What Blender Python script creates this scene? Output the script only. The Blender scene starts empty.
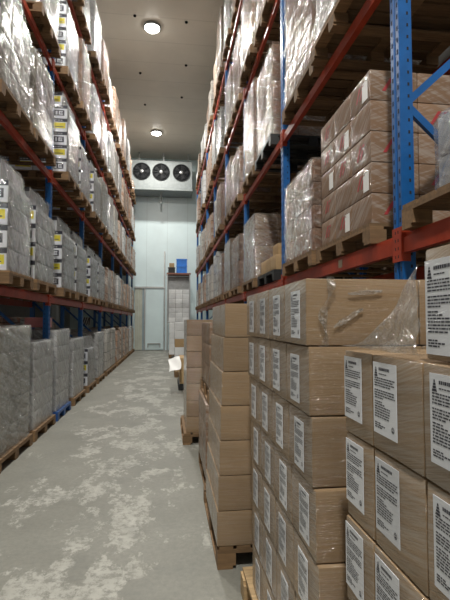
import bpy, bmesh, math, random
from mathutils import Vector, Matrix, noise

R = random.Random(7)
C = bpy.context.scene.collection
ORD = ['first', 'second', 'third', 'fourth', 'fifth', 'sixth', 'seventh', 'eighth', 'ninth', 'tenth']

# ------------------------------------------------------------------ camera
F = 450.0
YAW = math.atan(57 / F)
PITCH = math.atan(21 / math.hypot(F, 57))
cd = bpy.data.cameras.new('camera')
cd.sensor_fit = 'VERTICAL'; cd.sensor_height = 24.0; cd.lens = 24.0 * F / 600
cd.clip_start = 0.05; cd.clip_end = 100
cam = bpy.data.objects.new('camera', cd); C.objects.link(cam)
cam.location = (0, 0, 1.6)
cam.rotation_euler = (math.pi / 2 + PITCH, 0, -YAW)
bpy.context.scene.camera = cam

# ------------------------------------------------------------------ materials
def new_mat(name):
    m = bpy.data.materials.new(name); m.use_nodes = True
    nt = m.node_tree; nt.nodes.clear()
    out = nt.nodes.new('ShaderNodeOutputMaterial')
    return m, nt, out

def N(nt, typ, **kw):
    n = nt.nodes.new(typ)
    for k, v in kw.items():
        if k.startswith('i_'):
            key = k[2:]
            n.inputs[int(key) if key.isdigit() else key.replace('_', ' ')].default_value = v
        else:
            setattr(n, k, v)
    return n

def L(nt, a, b): nt.links.new(a, b)

def math_n(nt, op, a, b=None):
    n = nt.nodes.new('ShaderNodeMath'); n.operation = op
    for i, v in enumerate((a, b)):
        if v is None: continue
        if isinstance(v, (int, float)): n.inputs[i].default_value = v
        else: L(nt, v, n.inputs[i])
    return n.outputs[0]

def ramp(nt, fac, lo, hi, a=0.0, b=1.0):
    n = N(nt, 'ShaderNodeMapRange', i_1=lo, i_2=hi, i_3=a, i_4=b)
    n.clamp = True
    L(nt, fac, n.inputs[0]); return n.outputs[0]

def mixc(nt, fac, a, b):
    n = nt.nodes.new('ShaderNodeMix'); n.data_type = 'RGBA'
    for i, v in ((0, fac), (6, a), (7, b)):
        if isinstance(v, (int, float)): n.inputs[i].default_value = v
        elif isinstance(v, tuple): n.inputs[i].default_value = v if len(v) == 4 else (*v, 1)
        else: L(nt, v, n.inputs[i])
    return n.outputs[2]

def noise_n(nt, vec=None, scale=5, detail=3, rough=0.5):
    n = N(nt, 'ShaderNodeTexNoise'); n.inputs['Scale'].default_value = scale
    n.inputs['Detail'].default_value = detail; n.inputs['Roughness'].default_value = rough
    if vec is not None: L(nt, vec, n.inputs['Vector'])
    return n.outputs['Fac']

def simple(name, col, rough=0.5, metal=0.0, var=0.12, vscale=6, emit=None, spec=0.5):
    m, nt, out = new_mat(name)
    p = N(nt, 'ShaderNodeBsdfPrincipled')
    tc = N(nt, 'ShaderNodeTexCoord')
    f = noise_n(nt, tc.outputs['Object'], vscale, 4, .6)
    c = mixc(nt, ramp(nt, f, .3, .7), tuple(x * (1 - var) for x in col), tuple(min(1, x * (1 + var)) for x in col))
    L(nt, c, p.inputs['Base Color'])
    p.inputs['Roughness'].default_value = rough; p.inputs['Metallic'].default_value = metal
    p.inputs['Specular IOR Level'].default_value = spec
    if emit:
        p.inputs['Emission Color'].default_value = (*emit[:3], 1); p.inputs['Emission Strength'].default_value = emit[3]
    L(nt, p.outputs[0], out.inputs[0]); return m

def streaks(nt, src, kx, ky, freq, low=2.0, detail=3):
    """noise stretched along one slanted direction: film pulled tight"""
    s = N(nt, 'ShaderNodeSeparateXYZ'); L(nt, src, s.inputs[0])
    sh = math_n(nt, 'ADD', s.outputs[2], math_n(nt, 'ADD', math_n(nt, 'MULTIPLY', s.outputs[0], kx), math_n(nt, 'MULTIPLY', s.outputs[1], ky)))
    c = N(nt, 'ShaderNodeCombineXYZ')
    L(nt, math_n(nt, 'MULTIPLY', s.outputs[0], low), c.inputs[0])
    L(nt, math_n(nt, 'MULTIPLY', s.outputs[1], low), c.inputs[1])
    L(nt, math_n(nt, 'MULTIPLY', sh, freq), c.inputs[2])
    return noise_n(nt, c.outputs[0], 1.0, detail, .6)

def board_mat(name, col, haze=0.25, coat=0.7, kx=0.12, ky=0.16, freq=34, var=.1, hazecol=(.5, .49, .46), bd=.02, side=.0):
    """cardboard with tight clear film pulled over it (gloss in the coat)"""
    m, nt, out = new_mat(name)
    p = N(nt, 'ShaderNodeBsdfPrincipled')
    tc = N(nt, 'ShaderNodeTexCoord'); g = N(nt, 'ShaderNodeNewGeometry'); oi = N(nt, 'ShaderNodeObjectInfo')
    big = noise_n(nt, g.outputs['Position'], 2.5, 4, .6)
    c = mixc(nt, ramp(nt, big, .3, .7), tuple(x * (1 - var) for x in col), tuple(x * (1 + var) for x in col))
    hs = N(nt, 'ShaderNodeHueSaturation')
    L(nt, ramp(nt, oi.outputs['Random'], 0, 1, .86, 1.12), hs.inputs['Value']); L(nt, c, hs.inputs['Color'])
    st1 = streaks(nt, g.outputs['Position'], kx, ky, freq)
    st2 = streaks(nt, g.outputs['Position'], -kx * .6, ky * 1.7 + .05, freq * 2.6, 4, 2)
    st = math_n(nt, 'ADD', math_n(nt, 'MULTIPLY', st1, .6), math_n(nt, 'MULTIPLY', st2, .4))
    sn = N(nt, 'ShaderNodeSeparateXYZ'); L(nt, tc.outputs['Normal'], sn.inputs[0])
    side_sheen = ramp(nt, math_n(nt, 'ABSOLUTE', sn.outputs[0]), .5, .8, 0, side)  # grey film reflection on the x-facing sides, painted into the base colour
    hz = math_n(nt, 'ADD', ramp(nt, st, .47, .60, 0, haze), math_n(nt, 'MULTIPLY', side_sheen, ramp(nt, st, .43, .6, .3, 1.0)))
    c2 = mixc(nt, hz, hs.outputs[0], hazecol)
    L(nt, c2, p.inputs['Base Color'])
    p.inputs['Roughness'].default_value = .7; p.inputs['Specular IOR Level'].default_value = .2
    p.inputs['Coat Weight'].default_value = coat; p.inputs['Coat Roughness'].default_value = .09
    b = N(nt, 'ShaderNodeBump'); b.inputs['Strength'].default_value = .9; b.inputs['Distance'].default_value = bd
    L(nt, st, b.inputs['Height']); L(nt, b.outputs[0], p.inputs['Coat Normal'])
    L(nt, p.outputs[0], out.inputs[0]); return m

def film_mat(name, k=(.5, .8), freq=14, lo=.06, hi=.6, th=(.42, .72), col=(.8, .8, .78), bump=.8, low=1.5, cap=.5):
    m, nt, out = new_mat(name)
    tc = N(nt, 'ShaderNodeTexCoord')
    st1 = streaks(nt, tc.outputs['Object'], k[0], k[1], freq, low, 4)
    st2 = streaks(nt, tc.outputs['Object'], k[0] * .4, -k[1] * .5, freq * 1.9, low * 2.2, 4)
    st = math_n(nt, 'ADD', math_n(nt, 'MULTIPLY', st1, .65), math_n(nt, 'MULTIPLY', st2, .35))
    b = N(nt, 'ShaderNodeBump'); b.inputs['Strength'].default_value = bump; b.inputs['Distance'].default_value = .16
    L(nt, st, b.inputs['Height'])
    p = N(nt, 'ShaderNodeBsdfPrincipled')
    p.inputs['Base Color'].default_value = (*col, 1); p.inputs['Roughness'].default_value = .3; p.inputs['Specular IOR Level'].default_value = .2
    L(nt, b.outputs[0], p.inputs['Normal'])
    t = N(nt, 'ShaderNodeBsdfTransparent'); t.inputs[0].default_value = (.97, .97, .97, 1)
    mx = N(nt, 'ShaderNodeMixShader')
    L(nt, ramp(nt, st, th[0], th[1], lo, hi), mx.inputs[0]); L(nt, t.outputs[0], mx.inputs[1]); L(nt, p.outputs[0], mx.inputs[2])
    gl = N(nt, 'ShaderNodeBsdfGlossy'); gl.inputs['Roughness'].default_value = .10; gl.inputs[0].default_value = (.95, .95, .95, 1)
    L(nt, b.outputs[0], gl.inputs['Normal'])
    fr = N(nt, 'ShaderNodeFresnel'); fr.inputs[0].default_value = 1.5; L(nt, b.outputs[0], fr.inputs['Normal'])
    m2 = N(nt, 'ShaderNodeMixShader')
    L(nt, math_n(nt, 'MINIMUM', math_n(nt, 'MULTIPLY', fr.outputs[0], 1.2), cap), m2.inputs[0]); L(nt, mx.outputs[0], m2.inputs[1]); L(nt, gl.outputs[0], m2.inputs[2])
    L(nt, m2.outputs[0], out.inputs[0]); return m

def far_mat(name, col, col2, ch, cy, hazecol=(.6, .56, .49), haze=.6):
    """whole film-wrapped stack of cartons seen small: rows of cartons under film"""
    m, nt, out = new_mat(name)
    p = N(nt, 'ShaderNodeBsdfPrincipled')
    tc = N(nt, 'ShaderNodeTexCoord'); oi = N(nt, 'ShaderNodeObjectInfo'); g = N(nt, 'ShaderNodeNewGeometry')
    s = N(nt, 'ShaderNodeSeparateXYZ'); L(nt, tc.outputs['Object'], s.inputs[0])
    h = math_n(nt, 'ADD', s.outputs[0], s.outputs[1])
    cv = N(nt, 'ShaderNodeCombineXYZ'); L(nt, h, cv.inputs[0]); L(nt, s.outputs[2], cv.inputs[1])
    br = N(nt, 'ShaderNodeTexBrick'); br.offset = 0.0
    br.inputs['Scale'].default_value = 1; br.inputs['Brick Width'].default_value = cy; br.inputs['Row Height'].default_value = ch
    br.inputs['Mortar Size'].default_value = .012; br.inputs['Mortar Smooth'].default_value = .4
    br.inputs['Color1'].default_value = (*col, 1); br.inputs['Color2'].default_value = (*col2, 1)
    br.inputs['Mortar'].default_value = tuple(x * .3 for x in col) + (1,)
    L(nt, cv.outputs[0], br.inputs['Vector'])
    hs = N(nt, 'ShaderNodeHueSaturation'); L(nt, br.outputs[0], hs.inputs['Color'])
    L(nt, ramp(nt, oi.outputs['Random'], 0, 1, .7, 1.25), hs.inputs['Value'])
    st = streaks(nt, g.outputs['Position'], .7, .9, 13, 1.5, 4)
    c2 = mixc(nt, ramp(nt, st, .45, .6, .0, haze), hs.outputs[0], hazecol)
    L(nt, c2, p.inputs['Base Color']); p.inputs['Roughness'].default_value = .6
    p.inputs['Coat Weight'].default_value = .8; p.inputs['Coat Roughness'].default_value = .12
    b = N(nt, 'ShaderNodeBump'); b.inputs['Strength'].default_value = 1; b.inputs['Distance'].default_value = .14
    L(nt, st, b.inputs['Height']); L(nt, b.outputs[0], p.inputs['Coat Normal']); 
    b2 = N(nt, 'ShaderNodeBump'); b2.inputs['Strength'].default_value = .5; b2.inputs['Distance'].default_value = .06
    L(nt, st, b2.inputs['Height']); L(nt, b2.outputs[0], p.inputs['Normal'])
    L(nt, p.outputs[0], out.inputs[0]); return m

def wood_mat(name, col):
    m, nt, out = new_mat(name)
    p = N(nt, 'ShaderNodeBsdfPrincipled')
    tc = N(nt, 'ShaderNodeTexCoord'); oi = N(nt, 'ShaderNodeObjectInfo')
    mp = N(nt, 'ShaderNodeMapping'); mp.inputs['Scale'].default_value = (3, 30, 30)
    L(nt, tc.outputs['Object'], mp.inputs[0])
    f = noise_n(nt, mp.outputs[0], 1.2, 4, .65)
    c = mixc(nt, ramp(nt, f, .3, .7), tuple(x * .62 for x in col), tuple(x * 1.15 for x in col))
    hs = N(nt, 'ShaderNodeHueSaturation'); L(nt, c, hs.inputs['Color'])
    L(nt, ramp(nt, oi.outputs['Random'], 0, 1, .7, 1.15), hs.inputs['Value'])
    L(nt, hs.outputs[0], p.inputs['Base Color']); p.inputs['Roughness'].default_value = .8
    L(nt, p.outputs[0], out.inputs[0]); return m

def floor_mat():
    m, nt, out = new_mat('worn_concrete')
    p = N(nt, 'ShaderNodeBsdfPrincipled'); g = N(nt, 'ShaderNodeNewGeometry')
    pos = g.outputs['Position']
    base_f = noise_n(nt, pos, 1.1, 6, .6)
    base = mixc(nt, ramp(nt, base_f, .3, .7), (.195, .193, .165), (.275, .272, .235))
    fine = noise_n(nt, pos, 28, 5, .7)
    base = mixc(nt, ramp(nt, fine, .38, .68, 0, .5), base, (.15, .15, .135))
    mp = N(nt, 'ShaderNodeMapping'); mp.inputs['Scale'].default_value = (1.25, .75, 1); mp.inputs['Location'].default_value = (3.7, 1.2, 0)
    L(nt, pos, mp.inputs[0])
    pat = noise_n(nt, mp.outputs[0], 1.7, 10, .72)
    s = N(nt, 'ShaderNodeSeparateXYZ'); L(nt, pos, s.inputs[0])
    # the worn strip runs along the middle of the aisle where trucks turn
    mid = ramp(nt, math_n(nt, 'ABSOLUTE', math_n(nt, 'ADD', s.outputs[0], .55)), .35, 1.35, .075, -.06)
    pf = ramp(nt, math_n(nt, 'ADD', pat, mid), .572, .606)
    brk = noise_n(nt, pos, 16, 6, .75)
    pf = math_n(nt, 'MULTIPLY', pf, ramp(nt, brk, .40, .54, .1, 1))
    pc = mixc(nt, ramp(nt, noise_n(nt, pos, 5, 4, .6), .3, .7), (.35, .345, .305), (.45, .445, .40))
    col = mixc(nt, pf, base, pc)
    dk = noise_n(nt, pos, 2.6, 7, .7)
    col = mixc(nt, ramp(nt, dk, .52, .72, 0, .45), col, (.14, .145, .13))
    L(nt, col, p.inputs['Base Color'])
    p.inputs['Roughness'].default_value = .5; p.inputs['Specular IOR Level'].default_value = .35
    b = N(nt, 'ShaderNodeBump'); b.inputs['Strength'].default_value = .25; b.inputs['Distance'].default_value = .01
    L(nt, math_n(nt, 'ADD', fine, math_n(nt, 'MULTIPLY', pf, .6)), b.inputs['Height']); L(nt, b.outputs[0], p.inputs['Normal'])
    L(nt, p.outputs[0], out.inputs[0]); return m

def panel_mat(name, col, width=1.15, axis=0, rough=.35):
    m, nt, out = new_mat(name)
    p = N(nt, 'ShaderNodeBsdfPrincipled'); g = N(nt, 'ShaderNodeNewGeometry')
    s = N(nt, 'ShaderNodeSeparateXYZ'); L(nt, g.outputs['Position'], s.inputs[0])
    fr = math_n(nt, 'FRACT', math_n(nt, 'DIVIDE', math_n(nt, 'ADD', s.outputs[axis], 100.3), width))
    seam = ramp(nt, math_n(nt, 'ABSOLUTE', math_n(nt, 'SUBTRACT', fr, .5)), .008, .022, .72, 1)
    f = noise_n(nt, g.outputs['Position'], .8, 4, .6)
    c = mixc(nt, ramp(nt, f, .3, .7), tuple(x * .93 for x in col), tuple(min(1, x * 1.05) for x in col))
    c2 = mixc(nt, seam, tuple(x * .5 for x in col), c)
    L(nt, c2, p.inputs['Base Color']); p.inputs['Roughness'].default_value = rough
    L(nt, p.outputs[0], out.inputs[0]); return m

M = dict(
    floor=floor_mat(),
    ceiling=panel_mat('ceiling_panel', (.56, .53, .46), 1.2, 1, .45),
    wall=panel_mat('insulated_panel', (.70, .84, .86), 1.12, 0, .32),
    sidewall=panel_mat('side_panel', (.26, .26, .25), 1.15, 1, .5),
    blue=simple('blue_steel', (.006, .10, .33), .38, 0, .15, 9),
    orange=simple('orange_steel', (.36, .042, .015), .42, 0, .18, 7),
    hole=simple('slot_dark', (.01, .012, .018), .8),
    steel=simple('galvanised', (.45, .46, .46), .35, .7, .15),
    wood=wood_mat('pallet_wood', (.25, .15, .072)),
    wood_new=wood_mat('pallet_wood_new', (.52, .36, .19)),
    plastic_blue=simple('blue_plastic', (.02, .08, .26), .45),
    plastic_black=simple('black_plastic', (.02, .022, .022), .5),
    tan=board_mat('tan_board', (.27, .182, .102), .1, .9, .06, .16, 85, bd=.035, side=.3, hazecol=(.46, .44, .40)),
    tan_loose=board_mat('plain_tan_board', (.44, .30, .155), .03, .12),
    brown=board_mat('brown_board', (.24, .145, .088), .35, .7, .5, .7, 22),
    pink=board_mat('reddish_board', (.31, .175, .115), .3, .7, .6, .9, 18),
    silver=board_mat('grey_board', (.29, .295, .30), .55, .8, .8, 1.1, 20, hazecol=(.72, .72, .71)),
    white=board_mat('white_board', (.55, .56, .56), .4, .7, .4, .5, 20, hazecol=(.75, .75, .74)),
    bright_white=board_mat('bright_white_board', (.74, .76, .76), .2, .5, .4, .5, 20, hazecol=(.85, .85, .84)),
    grey=board_mat('grey_brown_board', (.26, .245, .21), .5, .8, .3, .5, 18, hazecol=(.6, .6, .56)),
    label=board_mat('label_paper', (.74, .76, .80), .0, .7, .1, .13, 40, var=.03),
    ink=simple('label_ink', (.035, .035, .05), .5),
    band=simple('dark_print', (.02, .021, .035), .45, 0, .2),
    yellow=simple('yellow_sticker', (.72, .62, .02), .4),
    red_wrap=simple('pink_wrap', (.55, .2, .2), .4),
    red=simple('red_print', (.42, .045, .05), .5),
    paper=simple('white_paper', (.85, .85, .83), .5, 0, .04),
    film=film_mat('clear_film', (.5, .8), 18, .0, .3, (.47, .62), (.66, .62, .55)),
    film_clear=film_mat('clear_end_film', (.5, .8), 18, .0, .04, (.48, .64), (.7, .7, .7), .4, cap=.15),
    film_cream=film_mat('cream_film', (.7, 1.0), 17, .0, .42, (.47, .62), (.58, .52, .43), 1.0),
    film_band=film_mat('banded_film', (.12, .3), 16, .0, .5, (.46, .6), (.55, .54, .5), 1.0),
    film_heavy=film_mat('heavy_film', (.9, 1.25), 15, .04, .6, (.46, .6), (.36, .34, .29), 1.0, cap=.22),
    film_silver=film_mat('silver_film', (.8, 1.0), 18, .0, .55, (.47, .61), (.64, .64, .64), 1.0, cap=.42),
    film_brown=film_mat('milky_film', (.9, 1.6), 15, .12, .6, (.45, .6), (.38, .33, .26), 1.0, cap=.2),
    veil=film_mat('veil_film', (.2, 1.3), 26, .10, .5, (.4, .75), (.85, .85, .8), .7, 3),
    far_brown=far_mat('far_brown', (.26, .15, .09), (.33, .2, .125), .25, .36),
    far_pink=far_mat('far_reddish', (.33, .19, .12), (.40, .25, .17), .24, .34),
    far_white=far_mat('far_white', (.5, .5, .49), (.56, .56, .55), .23, .35, (.72, .72, .71), .4),
    far_grey=far_mat('far_grey', (.38, .36, .33), (.44, .42, .39), .27, .4),
    far_orange=far_mat('far_orange', (.5, .12, .03), (.62, .6, .55), .12, .2, haze=.2),
    lamp=simple('lamp_diffuser', (.9, .9, .88), .4, 0, 0, emit=(1, .97, .9, 30)),
    casing=simple('white_metal_casing', (.23, .255, .255), .55),
    fan_dark=simple('fan_dark', (.008, .009, .01), .8, spec=.1),
    orange_box=simple('orange_board', (.5, .2, .05), .5),
)

# ------------------------------------------------------------------ mesh helpers
class MB:
    def __init__(s): s.v, s.f, s.m = [], [], []
    def box(s, lo, hi, mi=0):
        b = len(s.v)
        x0, y0, z0 = lo; x1, y1, z1 = hi
        s.v += [(x0, y0, z0), (x1, y0, z0), (x1, y1, z0), (x0, y1, z0), (x0, y0, z1), (x1, y0, z1), (x1, y1, z1), (x0, y1, z1)]
        for f in ((0, 3, 2, 1), (4, 5, 6, 7), (0, 1, 5, 4), (1, 2, 6, 5), (2, 3, 7, 6), (3, 0, 4, 7)):
            s.f.append(tuple(b + i for i in f)); s.m.append(mi)
        return s
    def poly(s, pts, mi=0):
        b = len(s.v); s.v += [tuple(p) for p in pts]; s.f.append(tuple(range(b, b + len(pts)))); s.m.append(mi); return s
    def bar(s, p, q, w, h, mi=0):
        """rectangular bar from p to q; w across in the horizontal, h the other way"""
        p, q = Vector(p), Vector(q); d = (q - p).normalized()
        side = d.cross(Vector((0, 0, 1)))
        if side.length < 1e-4: side = Vector((1, 0, 0))
        side.normalize(); up = side.cross(d).normalized()
        b = len(s.v)
        for c in (p, q):
            for a, e in ((-1, -1), (1, -1), (1, 1), (-1, 1)):
                s.v.append(tuple(c + side * a * w / 2 + up * e * h / 2))
        for f in ((0, 1, 2, 3), (7, 6, 5, 4), (0, 4, 5, 1), (1, 5, 6, 2), (2, 6, 7, 3), (3, 7, 4, 0)):
            s.f.append(tuple(b + i for i in f)); s.m.append(mi)
        return s
    def lathe(s, prof, c, axis='z', n=28, mi=0, caps=True):
        """prof: (radius, height) list"""
        b = len(s.v)
        for r, h in prof:
            for k in range(n):
                a = 2 * math.pi * k / n
                u, w = r * math.cos(a), r * math.sin(a)
                s.v.append((c[0] + u, c[1] + w, c[2] + h) if axis == 'z' else (c[0] + u, c[1] + h, c[2] + w))
        for i in range(len(prof) - 1):
            for k in range(n):
                k2 = (k + 1) % n
                s.f.append((b + i * n + k, b + i * n + k2, b + (i + 1) * n + k2, b + (i + 1) * n + k)); s.m.append(mi)
        for i, rev in ((0, True), (len(prof) - 1, False)):
            if caps and prof[i][0] > 1e-5:
                ring = [b + i * n + k for k in range(n)]
                s.f.append(tuple(reversed(ring) if rev else ring)); s.m.append(mi)
        return s
    def mesh(s, name, mats, smooth=False, bevel=0):
        me = bpy.data.meshes.new(name)
        me.from_pydata(s.v, [], s.f)
        for m in mats: me.materials.append(m)
        me.polygons.foreach_set('material_index', s.m)
        bm = bmesh.new(); bm.from_mesh(me)
        if bevel:
            bmesh.ops.bevel(bm, geom=list(bm.edges), offset=bevel, segments=2, affect='EDGES', profile=.6)
        bmesh.ops.recalc_face_normals(bm, faces=bm.faces)
        bm.to_mesh(me); bm.free()
        if smooth:
            for p in me.polygons: p.use_smooth = True
        me.update(); return me

def ob(name, me, parent=None, loc=(0, 0, 0), rz=0.0):
    o = bpy.data.objects.new(name, me); C.objects.link(o)
    o.location = loc; o.rotation_euler = (0, 0, rz)
    if parent is not None: o.parent = parent
    return o

SEEN = set()
def tag(o, label, cat, group=None):
    label = ' '.join(label.split())
    n = len(label.replace(',', ' ').split())
    if n > 16: print('LONG LABEL', n, label)
    if label in SEEN: print('DUP LABEL', label)
    SEEN.add(label)
    o['label'] = label; o['category'] = cat; o['kind'] = 'thing'
    if group: o['group'] = group
    return o

def thing(name, label, cat, loc, group=None, rz=0.0):
    return tag(ob(name, None, None, loc, rz), label, cat, group)

def struct(name, me, loc=(0, 0, 0), parent=None):
    o = ob(name, me, parent, loc)
    if parent is None: o['kind'] = 'structure'
    return o

CACHE = {}
def cached(key, fn):
    if key not in CACHE: CACHE[key] = fn()
    return CACHE[key]

def bx(name, lo, hi, mat, bevel=0): return MB().box(lo, hi).mesh(name, [mat], bevel=bevel)

# ------------------------------------------------------------------ setting
XL, XR, Y0, Y1, ZC = -5.2, 4.2, -4.5, 24.9, 10.6
struct('floor', bx('floor', (XL, Y0, -.1), (XR, Y1, 0), M['floor']))
struct('ceiling', bx('ceiling', (XL, Y0, ZC), (XR, Y1, ZC + .15), M['ceiling']))
struct('wall_far', bx('wall_far', (XL, Y1, 0), (XR, Y1 + .15, ZC), M['wall']))
struct('wall_near', bx('wall_near', (XL, Y0 - .15, 0), (XR, Y0, ZC), M['sidewall']))
struct('wall_left', bx('wall_left', (XL - .15, Y0, 0), (XL, Y1, ZC), M['sidewall']))
struct('wall_right', bx('wall_right', (XR, Y0, 0), (XR + .15, Y1, ZC), M['sidewall']))

# sliding cold-room door and its ribbed strip curtain at the far wall
door = struct('door_1', None, (0, 0, 0))
ob('door_leaf', bx('door_leaf', (-1.22, Y1 - .12, .04), (-.24, Y1 - .03, 3.36), M['wall'], .01), door)
fr = MB().box((-1.29, Y1 - .15, 0), (-1.225, Y1 - .02, 3.42)).box((-.235, Y1 - .15, 0), (-.16, Y1 - .02, 5.4)).box((-1.8, Y1 - .16, 3.37), (-.24, Y1 - .02, 3.46))
ob('door_frame', fr.mesh('door_frame', [M['steel']]), door)
ob('kick_bar', MB().box((-1.1, Y1 - .2, .34), (-.4, Y1 - .14, .39)).box((-1.1, Y1 - .15, .15), (-1.05, Y1 - .12, .39)).box((-.45, Y1 - .15, .15), (-.4, Y1 - .12, .39)).mesh('kick_bar', [M['steel']]), door)
strip = simple('strip_curtain', (.50, .52, .44), .3, 0, .1, 3)
strip_b = simple('strip_bluish', (.30, .38, .42), .3, 0, .1, 3)
for k in range(5):
    x = -1.78 + k * .098
    me = MB().box((x, Y1 - .1 - .02 * (k % 2), .03), (x + .092, Y1 - .085 - .02 * (k % 2), 3.37)).mesh('curtain_strip', [strip_b if k == 4 else strip])
    ob('curtain_strip', me, door)

# ------------------------------------------------------------------ lamps
for i, (y, nm) in enumerate(((-2.0, 'behind'), (5.75, ''), (13.52, 'nearer of two lit lamps along the bare ceiling'), (21.3, 'farther lit lamp, above the fan unit'))):
    x = (-.53, -.53, -.53, -.6)[i]
    lab = ('round ceiling lamp, ' + nm) if i > 1 else ('round ceiling lamp above the aisle mouth' if i == 1 else 'round ceiling lamp behind the camera position')
    t = thing('ceiling_lamp', lab, 'lamp', (x, y, ZC), 'round aisle ceiling lamps')
    ob('housing', MB().lathe([(.10, -.001), (.26, -.012), (.27, -.06), (.235, -.075)], (0, 0, 0)).mesh('housing', [M['casing']], True), t)
    ob('diffuser', MB().lathe([(.225, -.077), (.20, -.11), (.12, -.13), (.001, -.135)], (0, 0, 0)).mesh('diffuser', [M['lamp']], True), t)
    ld = bpy.data.lights.new('lamp_light', 'AREA'); ld.shape = 'DISK'; ld.size = .42; ld.energy = (940, 320, 460, 380)[i]; ld.color = (1, .97, .91)
    lo = bpy.data.objects.new('lamp_light', ld); C.objects.link(lo); lo.location = (x, y, ZC - .16)

for i, (px, py, wd) in enumerate(((-1.02, 13.1, 'left of the nearer lamp'), (-1.05, 16.2, 'third along left racks'), (-1.0, 18.6, 'in line with the far loads'), (.5, 13.2, 'right of the nearer lamp'), (.58, 15.5, 'beside the right top loads'), (.5, 17.8, 'between the two lamps')) ):
    o = ob('ceiling_bolt', cached('bolt', lambda: MB().lathe([(.045, 0), (.045, -.03), (.02, -.05)], (0, 0, 0), n=12).mesh('ceiling_bolt', [M['fan_dark']])), None, (px, py, ZC - .001))
    tag(o, 'small dark fixing on the bare ceiling, ' + wd, 'bolt', 'ceiling fixings')

# ------------------------------------------------------------------ fan unit
fu = thing('cooling_unit', 'long white evaporator with three dark fans hung high on the far wall', 'cooler', (0, 23.5, 8.42))
ob('casing', bx('casing', (-1.98, .02, .14), (1.24, 1.3, 1.58), M['casing'], .02), fu)
ob('drip_tray', MB().box((-2.0, -.06, 0), (1.26, 1.32, .12)).mesh('drip_tray', [M['casing']], bevel=.02), fu)
ob('drain_pipe', MB().lathe([(.05, -.55), (.05, .0)], (-.41, .5, 0), n=12).mesh('drain_pipe', [M['casing']]), fu)
for x in (-.92, .12):
    ob('casing_seam', bx('casing_seam', (x - .012, .012, .2), (x + .012, .0195, 1.54), M['casing']), fu)
for x in (-1.6, -.3, 1.0):
    ob('hanger', bx('hanger', (x, .5, 1.58), (x + .06, .56, ZC - 8.39), M['steel']), fu)
FRING = simple('fan_ring', (.03, .032, .033), .6); BLADE = simple('blade', (.014, .015, .017), .7, spec=.2); GUARD = simple('guard_dark', (.03, .03, .03), .6)
for x in (-1.4, -.4, .66):
    f = ob('fan', MB().lathe([(.455, .018), (.46, -.015), (.45, -.02), (.44, .0)], (0, 0, 0), 'y', 36, caps=False).mesh('fan_ring', [FRING], True), fu, (x, 0, .98))
    ob('fan_backing', MB().lathe([(.445, .006), (.445, .012)], (0, 0, 0), 'y', 36).mesh('fan_backing', [M['fan_dark']]), f)
    bl = MB()
    for k in range(5):
        a = k * 2 * math.pi / 5
        pts = []
        for r, da, dy in ((.09, -.3, -.01), (.38, -.25, -.02), (.38, .3, -.04), (.09, .3, -.03)):
            pts.append((r * math.cos(a + da), dy, r * math.sin(a + da)))
        bl.poly(pts)
    ob('fan_blade', bl.mesh('fan_blades', [BLADE]), f)
    ob('fan_hub', MB().lathe([(.10, -.04), (.085, -.055), (.001, -.06)], (0, 0, 0), 'y', 20).mesh('fan_hub', [M['steel']], True), f)
    gd = MB()
    for r in (.16, .30, .42):
        gd.lathe([(r, -.06), (r + .006, -.064), (r, -.068)], (0, 0, 0), 'y', 36, caps=False)
    for k in range(4):
        a = k * math.pi / 4
        gd.bar((-.43 * math.cos(a), -.058, -.43 * math.sin(a)), (.43 * math.cos(a), -.058, .43 * math.sin(a)), .007, .007)
    ob('fan_guard', gd.mesh('fan_guard', [GUARD]), f)

# ------------------------------------------------------------------ racking
LVL_R = [2.07, 3.87, 5.86, 8.0]
LVL_L = [1.95, 3.92, 5.75, 7.72]
PR = [2.59 + 2.8 * k for k in range(8)]          # right upright frames, last at 22.19
PL = [4.65 + 2.8 * k for k in range(8)]          # left ones, last at 24.25
XFR, XFL = 1.40, -1.87                           # aisle faces of the posts
DEPTH = 1.1

def post_mesh(H, s):
    """omega shaped post with slots, aisle face at x=0, body goes to +x (s=1) or -x"""
    prof = [(0, -.05), (0, -.014), (.012, -.010), (.012, .010), (0, .014), (0, .05), (.085, .05), (.085, .03), (.01 + .02, .03), (.03, -.03), (.085, -.03), (.085, -.05)]
    mb = MB(); n = len(prof)
    for z in (0, H):
        mb.v += [(s * x, y, z) for x, y in prof]
    for i in range(n):
        j = (i + 1) % n; mb.f.append((i, j, n + j, n + i)); mb.m.append(0)
    mb.f.append(tuple(range(n))); mb.m.append(0); mb.f.append(tuple(range(n, 2 * n))); mb.m.append(0)
    z = .1
    while z < H - .1:
        for y in (-.032, .032):
            mb.box((min(0, -s * .0012), y - .006, z), (max(0, -s * .0012), y + .006, z + .028), 1)
        mb.box((min(s * .052, s * .064), -.0512, z + .02), (max(s * .052, s * .064), -.05, z + .04), 1)
        z += .075
    return mb.mesh('post', [M['blue'], M['hole']])

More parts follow.
